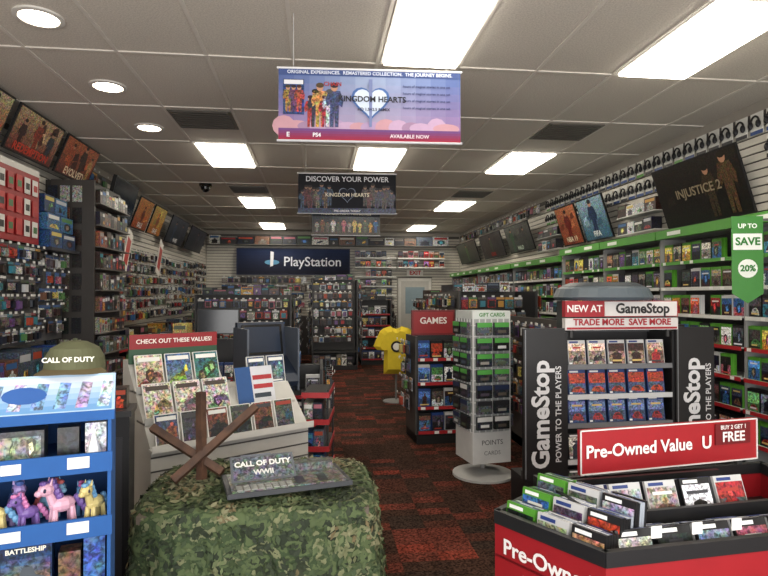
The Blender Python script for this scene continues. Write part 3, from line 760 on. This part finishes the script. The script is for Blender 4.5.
def stack(mb, x, y, z, w, h, n, lean, cols, kind):
    mb.push(T(x, y, z) @ RX(-lean))
    for q in range(n):
        c = R.choice(cols)
        hh = h - R.uniform(0,.006)
        mb.box(R.uniform(-.002,.002), w, q*.0165, q*.0165+.014, 0, hh, c)
        mb.box(.004, w-.004, q*.0165+.001, q*.0165+.013, hh, hh+.001, R.choice([(190,194,202),c,(60,60,64),(90,100,140)]))
        mb.box(.03, w-.04, q*.0165+.004, q*.0165+.010, hh, hh+.002, R.choice([(220,220,222),(40,60,130),(40,40,44)]))
    case(mb, 0, 0, w, h, -.016, .014, kind, MID+[(90,90,96),(150,150,156),(60,62,70)], hi=True)
    mb.pop()
for k in range(6):
    x = .1 + k*.158
    kk = R.choice('kwkk'); stack(mb, x, .05, .612, .137, .19, 9, 20, [(30,30,34),(190,192,196),(60,62,70),(40,40,44)], kk)
    mb.box(x+.09,x+.13,.03,.032,.79,.83,(236,236,232))
for k in range(5):
    x = .1 + k*.16
    kk = 'w' if k in (0,1) else R.choice('kkw'); stack(mb, x, .33, .68, .137, .18, 10, 20, [(190,194,206),(60,70,130)] if k<2 else [(30,30,34),(50,52,56),(110,112,116)], kk)
MLb = T(A[0],A[1],0) @ RZ(math.degrees(math.atan2(B[1]-A[1], B[0]-A[0])))
mb.M = MLb
for r in range(3):
    for k in range(3):
        kind = ('x','w','k','x','w','k','x','w','k')[r*3+k]
        stack(mb, .015+k*.145, .045+r*.095, .612+.035*r, .13, .19, 4, 8, [BAND[kind],BAND[kind],(170,178,190) if kind!='x' else (70,130,50)], kind)
mb.M = T(1.16,2.43,0) @ RZ(9)
mb.box(-.0,1.0,0,.02,.80,1.0,(160,28,36)); 
for a,b,c,d in ((0,1,.80,.806),(0,1,.994,1.0),(0,.006,.8,1.0),(.994,1,.8,1.0)): mb.box(a,b,-.004,0,c,d,(225,222,220))
mb.box(.05,.08,.02,.04,.6,.98,(60,60,60)); mb.box(.9,.93,.02,.04,.6,.98,(60,60,60))
mb.box(.74,.95,-.008,-.004,.885,.985,(110,20,26))
MS = mb.M.copy()
mb.M = I4
ob = mb.build('preowned_game_bin')
text('Pre-Owned Value', .08, MS, .315, -.006, .90, (240,236,234), ob, bold=.02); text('U', .084, MS, .69, -.006, .90, (240,236,234), ob, bold=.02)
text('BUY 2 GET 1', .028, MS, .845, -.011, .967, (240,236,234), ob, bold=.01); text('FREE', .066, MS, .845, -.011, .92, (240,236,234), ob, bold=.02)
text('Pre-Owned', .08, MLb, .235, -.006, .65, (240,236,234), ob, bold=.02); text('Value', .085, MLb, .235, -.004, .54, (240,236,234), ob, bold=.02)

# ------------------------------------------------------------ camo covered table
cx, cy_, a_, b_, n_ = -.25, 2.68, .5, .37, 5
N, K, S = 220, 16, 26
verts = []; faces = []
def rad(t): return (abs(math.cos(t)/a_)**n_ + abs(math.sin(t)/b_)**n_) ** (-1/n_)
verts.append((cx, cy_, .752))
rings = []
for k in range(1, K+S+1):
    ring = []
    for i in range(N):
        t = 2*pi*i/N; r = rad(t)
        if k <= K:
            q = k/K; rr = r*q*.985; z = .75 - (.012 if k == K else 0)
            p = Vector((cx+rr*math.cos(t), cy_+rr*math.sin(t), z))
            p.z += .010*noise.noise(p*9)+.008*noise.noise(p*28)
        else:
            s = (k-K)/S; fold = math.sin(11*t+1.3)+.6*math.sin(19*t+.4)
            rr = r*(1+.01) + s**.8*(.04+.032*fold); z = .735 - s*.70
            p = Vector((cx+rr*math.cos(t), cy_+rr*math.sin(t), z))
            d = .014*noise.noise(p*12)+.014*noise.noise(p*34)
            p.x += d*math.cos(t); p.y += d*math.sin(t)
        verts.append(tuple(p)); ring.append(len(verts)-1)
    rings.append(ring)
for i in range(N): faces.append((0, rings[0][i], rings[0][(i+1)%N]))
for r0, r1 in zip(rings[:-1], rings[1:]):
    for i in range(N): faces.append((r0[i], r1[i], r1[(i+1)%N], r0[(i+1)%N]))
me = bpy.data.meshes.new('camo_cloth'); me.from_pydata([(v[0]-cx, v[1]-cy_, v[2]) for v in verts], [], faces)
me.materials.append(M_CAMO); me.polygons.foreach_set('use_smooth', [True]*len(faces))
table = bpy.data.objects.new('camouflage_draped_table', me); bpy.context.collection.objects.link(table); table.location = (cx, cy_, 0)
mb = MB()
def camo_col(p):
    v = noise.noise(p*6.0) + .4*noise.noise(p*17)
    if v < -.22: return R.choice([(36,46,30),(44,54,34)])
    if v < .08: return R.choice([(62,76,46),(74,88,54),(56,70,44)])
    if v < .3: return R.choice([(92,104,68),(84,94,62),(104,108,76)])
    return R.choice([(116,116,86),(104,92,64),(128,126,98)])
fl = len(faces)
for q in range(9000):
    f = faces[R.randrange(N, fl)]
    P = [Vector(verts[i]) for i in f]; c = sum(P, Vector())/len(P)
    nrm = (P[1]-P[0]).cross(P[-1]-P[0]).normalized()
    if (c-Vector((cx,cy_,.4))).dot(nrm) < 0: nrm = -nrm
    t1 = nrm.orthogonal().normalized(); t1.rotate(Matrix.Rotation(R.uniform(0,2*pi),3,nrm)); t2 = nrm.cross(t1)
    s = R.uniform(.010,.024); o = c + nrm*.003; up = nrm*R.uniform(.003,.014)
    mb.face([o-t1*s, o-t2*s*.5+up*.5, o+t1*s+up, o+t2*s*.5+up*.4], camo_col(c), 2)
mb.build('netting_leaves', parent=table)
mb = MB()
for sx in (-1,1):
    for sy in (-1,1): mb.tube((cx+sx*.42, cy_+sy*.28, 0),(cx+sx*.42, cy_+sy*.28, .72),.018,(70,70,72))
mb.box(cx-.46,cx+.46,cy_-.33,cy_+.33,.70,.73,(90,80,70)); mb.build('table_frame', parent=table)

mb = MB()
def beam(p0, p1, w=.024):
    mb.tube(p0, p1, w, (90,56,36), 0, 4)
beam((-.545,2.76,1.15),(-.52,2.66,.772)); beam((-.77,2.78,.985),(-.43,2.66,.80)); beam((-.63,2.60,.79),(-.30,2.84,1.06))
mb.build('crossed_wooden_beams', (M_WOOD,))
M = T(-.12,2.60,.774) @ RZ(14); mb = MB(M)
mb.box(-.29,.24,-.16,.12,0,.02,(58,60,64)); mb.box(-.27,.22,-.15,.1,.02,.024,(104,106,100),1)
for k in range(4): mb.face([(-.0+.05*k,-.13,.0255),(.04+.05*k,-.13,.0255),(.045+.05*k,-.03,.0255),(.005+.05*k,-.03,.0255)], R.choice(MID+DARK), 1)
for r in range(3):
    for k in range(8): mb.box(-.25+.03*k,-.226+.03*k,-.145+.022*r,-.127+.022*r,.024,.028,(140,142,138))
mb.push(T(0,-.03,.024) @ RX(-50)); mb.box(-.26,.02,0,.008,0,.13,(86,90,96)); mb.fq(-.25,.01,.008,.122,-.001,(92,96,102),1); mb.pop()
mb.box(-.02,.2,.03,.1,.024,.06,(90,92,90),1)
mb.box(-.2,-.06,.13,.19,0,.08,(84,98,120))
ob = mb.build('promotional_tray')
Mt = M @ T(0,-.03,.024) @ RX(-50)
text('CALL OF DUTY', .036, Mt, -.12, -.003, .085, (226,226,222), ob, bold=.03); text('WWII', .034, Mt, -.12, -.003, .04, (210,210,206), ob, bold=.03)

# ------------------------------------------------------------ slanted magazine rack
M = T(-.92,3.3,0) @ RZ(33); mb = MB(M); Wd = 1.02
mb.profile([(0,0),(.55,0),(.55,1.2),(.47,1.2),(0,.74)], 0, .56, (190,188,182))
mb.profile([(0,0),(.5,0),(.5,1.0),(.27,1.0),(0,.74)], .56, Wd, (190,188,182))
for k in range(9): mb.box(0,Wd,-.003,0,.07+k*.078,.079+k*.078,(80,78,76))
mb.box(-.01,Wd+.01,-.05,.01,.735,.75,(200,198,192)); mb.box(-.01,Wd+.01,-.055,-.05,.735,.775,(200,198,192))
def leanitem(x, y, z, w, h, bg, ac, lean=22, title=(235,235,230)):
    mb.push(T(x,y,z) @ RX(-lean)); mb.box(0,w,0,.012,0,h,(222,220,216))
    mid = tuple((p+q)/2 for p,q in zip(bg,ac))
    grad(mb, .005, w-.005, .005, h-.005, -.0012, mid, bg, 6, 1)
    for q in range(3): figure(mb, w*(.3+.2*q), h*(.05+.12*q), w*.42, h*R.uniform(.35,.5), -.002-.0008*q, tuple(v*R.uniform(.6,1.1) for v in ac))
    mb.fq(w*.1,w*.9,h*.8,h*.92,-.005,title); mb.fq(w*.2,w*.8,h*.06,h*.11,-.005,title); mb.pop()
x = .02
while x < Wd-.14:
    leanitem(x, -.035, .75, .135, .19, R.choice([(50,54,60),(120,70,56),(50,70,104),(80,86,72),(96,72,62)]), R.choice(MID+DARK), 18, R.choice([(220,220,216),(150,60,50),(60,60,64)])); x += .15
for j,(y,z) in enumerate(((.14,.87),(.30,1.03))):
    e = .56
    mb.box(0,e,y-.03,y+.12,z-.012,z,(60,58,56)); mb.box(0,e,y-.034,y-.03,z-.012,z+.03,(180,180,176))
cols = [((214,206,190),(150,126,100)),((220,212,196),(120,126,104)),((206,200,190),(130,126,120))]
for k in range(3): leanitem(.015+k*.18,.13,.87,.165,.23,cols[k][0],cols[k][1],24,(70,60,54))
cols = [((196,186,162),(130,80,60)),((60,100,150),(176,160,90)),((44,104,110),(110,150,96))]
for k in range(3): leanitem(.015+k*.18,.30,1.03,.165,.22,cols[k][0],cols[k][1],20)
mb.box(0,.56,.42,.44,1.18,1.36,(50,84,62)); mb.fq(0,.56,1.27,1.36,.418,(146,38,44))
mb.push(T(.6,.16,.89) @ RX(-18)); mb.box(0,.27,0,.008,0,.25,(210,212,218)); mb.fq(0,.11,0,.25,-.0015,(50,86,140),2); mb.fq(.12,.26,.1,.13,-.0015,(170,50,54)); mb.fq(.12,.26,.16,.19,-.0015,(170,50,54)); mb.fq(.12,.24,.04,.07,-.0015,(50,60,70)); mb.pop()
mb.box(.58,1.0,.14,.27,.86,.89,(180,178,172))
for k in range(2): leanitem(.72+k*.15,.27,1.0,.135,.19,R.choice([(50,54,60),(50,70,104)]),R.choice(MID),12)
ob = mb.build('magazine_display_rack')
text('CHECK OUT THESE VALUES!', .038, M, .28, .414, 1.315, (244,236,230), ob, bold=.02)
M = T(-.36,4.6,0) @ RZ(24); mb = MB(M)
mb.profile([(0,0),(.3,0),(.3,.95),(.36,1.15),(.34,1.38),(.28,1.38),(.22,1.1),(-.02,.98),(-.06,.92),(-.04,.88),(.04,.86)], -.2, .2, (38,48,66))
mb.push(T(0,.218,1.115) @ RX(-12.5)); mb.box(-.17,.17,-.012,0,.0,.25,(20,22,26),3); mb.fq(-.15,.15,.02,.23,-.0135,(44,54,72),3); mb.pop()
for s in (-.215,.2): mb.box(s,s+.015,-.04,.34,.84,1.34,(84,92,104))
mb.ell(-.07,.06,1.06,.05,.035,.025,(20,20,22)); mb.ell(.08,.06,1.06,.05,.035,.025,(30,30,34))
mb.build('game_demo_kiosk')
mb = MB(T(-1.06,2.95,0) @ RZ(10))
mb.box(-.13,.13,0,.2,0,1.0,(28,28,30)); mb.box(-.14,.14,-.01,.21,1.0,1.03,(50,50,52)); mb.box(-.1,.1,-.004,0,.2,.9,(44,44,48)); boxes(mb,-.13,.13,1.03,.05,.08,.12,.07,.1,.1,DARK)
mb.build('black_pedestal_stand')
mb = MB(T(-.12,4.3,0) @ RZ(-6))
for k in range(4):
    z = .25+k*.2; mb.box(-.0,.2,0,.5,z,z+.015,(30,30,32)); mb.box(-.002,.202,-.006,0,z-.01,z+.03,(170,36,42)); mb.box(.2,.206,0,.5,z-.01,z+.03,(170,36,42))
    if k<3: boxes(mb,.01,.19,z+.015,.02,.1,.16,.06,.09,.2,MIX)
for x,y in ((.0,.0),(.185,.0),(.0,.485),(.185,.485)): mb.box(x,x+.015,y,y+.015,0,.9,(30,30,32))
mb.build('small_item_stand')

# ------------------------------------------------------------ blue cardboard toy display
M = T(-1.2,1.77,.175) @ RZ(16) @ Matrix.Scale(.88,4); mb = MB(M); w = .64; d = .32
BL = (30,84,150); BD = (26,66,120)
mb.box(0,w,d-.01,d,-.198,1.3,BD,2); mb.box(0,.012,0,d,-.198,1.18,BL,2); mb.box(w-.012,w,0,d,-.198,1.18,BL,2)
mb.box(.012,w-.012,.004,d-.01,-.198,.3,BL,2)
for z in (.32,.56,.79,1.02):
    mb.box(.012,w-.012,.004,d-.01,z,z+.01,BD,2); mb.box(-.004,w+.004,-.008,.002,z-.035,z+.035,BL,2)
    mb.box(.04,.2,-.0105,-.008,z-.02,z+.025,(60,116,180),2); mb.box(.5,.57,-.0105,-.008,z-.015,z+.025,(226,226,222),2); mb.box(.3,.36,-.0105,-.008,z-.015,z+.02,(226,226,222),2)
mb.push(T(0,.0,1.20) @ RX(-30)); mb.box(-.01,w+.01,0,.01,0,.15,(160,186,210),2); grad(mb,.0,w,.01,.14,-.0015,(96,140,184),(196,206,216),6,2)
for q in range(9): mb.fpoly([(.03+.07*q,.02),(.07+.07*q,.02),(.085+.07*q,.115),(.05+.07*q,.12)],-.0022,R.choice([(100,136,180),(176,186,204),(140,130,170),(84,120,166),(190,180,166)]),1)
mb.fell(.36,.075,.07,.032,-.003,(40,84,150),2,14); mb.pop()
mb.box(-.01,w+.01,-.003,.012,1.17,1.205,BL,2); mb.box(0,w,.1,d,1.28,1.3,BD,2); mb.box(0,.01,.09,d,1.16,1.29,BD,2); mb.box(w-.01,w,.09,d,1.16,1.29,BD,2)
def pony(mb, x, y, z, s, col, mane, rot):
    mb.push(T(x,y,z) @ RZ(rot) @ Matrix.Scale(s,4))
    mb.ell(0,0,.06,.042,.024,.026,col,0,10)
    for lx in (-.026,.026):
        for ly in (-.012,.012): mb.tube((lx,ly,.05),(lx*1.1,ly*1.15,0),.0085,col,0,7,.011)
    mb.tube((.028,0,.068),(.042,0,.105),.015,col,0,8,.012); mb.ell(.05,0,.118,.026,.021,.022,col,0,10); mb.ell(.072,0,.11,.013,.013,.011,col,0,8)
    for ey in (-.012,.012): mb.tube((.04,ey,.134),(.036,ey*1.2,.155),.006,col,0,5,.001)
    for q in range(5): mb.ell(.032-.007*q,.0,.14-.017*q,.014,.016,.014,mane,0,7)
    mb.ell(.058,0,.14,.014,.014,.009,mane,0,7)
    for q in range(4): mb.ell(-.045-.012*q,0,.07-.018*q,.014,.013,.016,mane,0,7)
    for ey in (-.02,.02): mb.ell(.06,ey,.12,.005,.003,.007,(30,30,60),0,6)
    mb.pop()
PC = [((110,84,150),(196,120,170)),((116,160,190),(196,100,100)),((206,160,180),(110,84,150)),((80,120,160),(170,84,140)),((196,180,120),(100,150,190)),((146,126,180),(66,90,150))]
for k in range(11):
    c = PC[k%6]; pony(mb, .055+k*.053, .06+.07*(k%2), .80, .85+.12*(k%3), c[0], c[1], (-60 if k%2 else 210)+R.uniform(-30,30))
mb.box(.24,.42,.05,.14,1.03,1.14,(56,60,60),1); mb.fq(.25,.41,1.04,1.12,.0485,(120,126,120),1)
for k in range(3): figure(mb, .28+.05*k, 1.035, .04, .09, .047, R.choice([(90,100,80),(160,150,120),(70,70,70)]))
mb.box(.02,.1,.06,.12,1.03,1.15,(216,216,216),1); mb.box(.11,.2,.06,.12,1.03,1.13,(190,196,204),1); mb.box(.46,.53,.06,.12,1.03,1.14,(40,40,44),1); mb.box(.55,.62,.06,.12,1.03,1.15,(210,210,214),1)
for k,xx in enumerate((.06,.58)): mb.tube((xx,.04,1.03),(xx,.04,1.12),.03,(225,225,225),0,8,.004)
boxd = [(.03,.13,.57,.74,(196,198,204)),(.14,.23,.57,.72,(70,70,80)),(.29,.45,.57,.755,(30,54,90)),(.47,.54,.57,.7,(100,76,66)),(.55,.62,.57,.74,(60,96,150))]
for a,b,c,d2,col in boxd: mb.box(a,b,.03,.1,c,d2,col,1)
grad(mb,.295,.445,.58,.70,.0285,(150,110,70),(60,80,110),5,1)
mb.fpoly([(.31,.6),(.44,.6),(.43,.63),(.40,.64),(.39,.67),(.36,.67),(.35,.64),(.32,.63)],.027,(70,78,86))
boxes(mb,.03,.61,.33,.03,.12,.18,.08,.14,.1,VIV)
ob = mb.build('cardboard_toy_display')
text('BATTLESHIP', .023, M, .37, .026, .728, (240,236,220), ob, bold=.03)
# cap
M = M @ T(.50,.21,1.302) @ RZ(-6) @ Matrix.Scale(1.06,4); mb = MB(M)
prof = [(.100,.0),(.103,.03),(.098,.075),(.08,.11),(.04,.132),(.0,.138)]
mb.lathe(0,0,[(0,0)]+prof,(86,88,62),2,28)
nb = 18
for k in range(nb):
    t0 = pi+.35+(pi-.7)*k/nb; t1 = pi+.35+(pi-.7)*(k+1)/nb
    def bp(t, q): 
        r = .098 - q*.075*math.sin(t); return (r*math.cos(t), r*math.sin(t), .040 - q*.008 - .010*q*abs(math.cos(t)))
    for q in range(3):
        mb.face([bp(t0,q/3),bp(t0,(q+1)/3),bp(t1,(q+1)/3),bp(t1,q/3)],(104,92,64),2)
mb.ell(0,0,.139,.01,.01,.006,(60,66,44),2,8)
ob = mb.build('baseball_cap', smooth=True)
text('CALL OF DUTY', .024, M, 0, -.106, .075, (230,228,215), ob, bold=.03)

# ------------------------------------------------------------ lights / world / camera
def area(name, loc, rot, sx, sy, e, col):
    l = bpy.data.lights.new(name, 'AREA'); l.shape = 'RECTANGLE'; l.size = sx; l.size_y = sy; l.energy = e; l.color = col
    o = bpy.data.objects.new(name, l); bpy.context.collection.objects.link(o); o.location = loc; o.rotation_euler = rot
area('storefront_daylight', (.5, YF+.02, 1.5), (math.radians(106),0,0), 6.2, 2.2, 250, (1,.98,.95))
w = bpy.data.worlds.new('world'); bpy.context.scene.world = w; w.use_nodes = True
w.node_tree.nodes['Background'].inputs[0].default_value = (.8,.85,1,1); w.node_tree.nodes['Background'].inputs[1].default_value = .5
bpy.context.scene.view_settings.view_transform = 'Standard'
bpy.context.scene.view_settings.look = 'None'
bpy.context.scene.view_settings.exposure = 0.15

cam = bpy.data.cameras.new('camera'); co = bpy.data.objects.new('camera', cam); bpy.context.collection.objects.link(co)
cam.lens = 36*570/768; cam.sensor_width = 36; cam.clip_start = .05
co.location = (0,0,1.6); co.rotation_euler = (math.radians(90.8), 0, math.radians(-6.6))
bpy.context.scene.camera = co
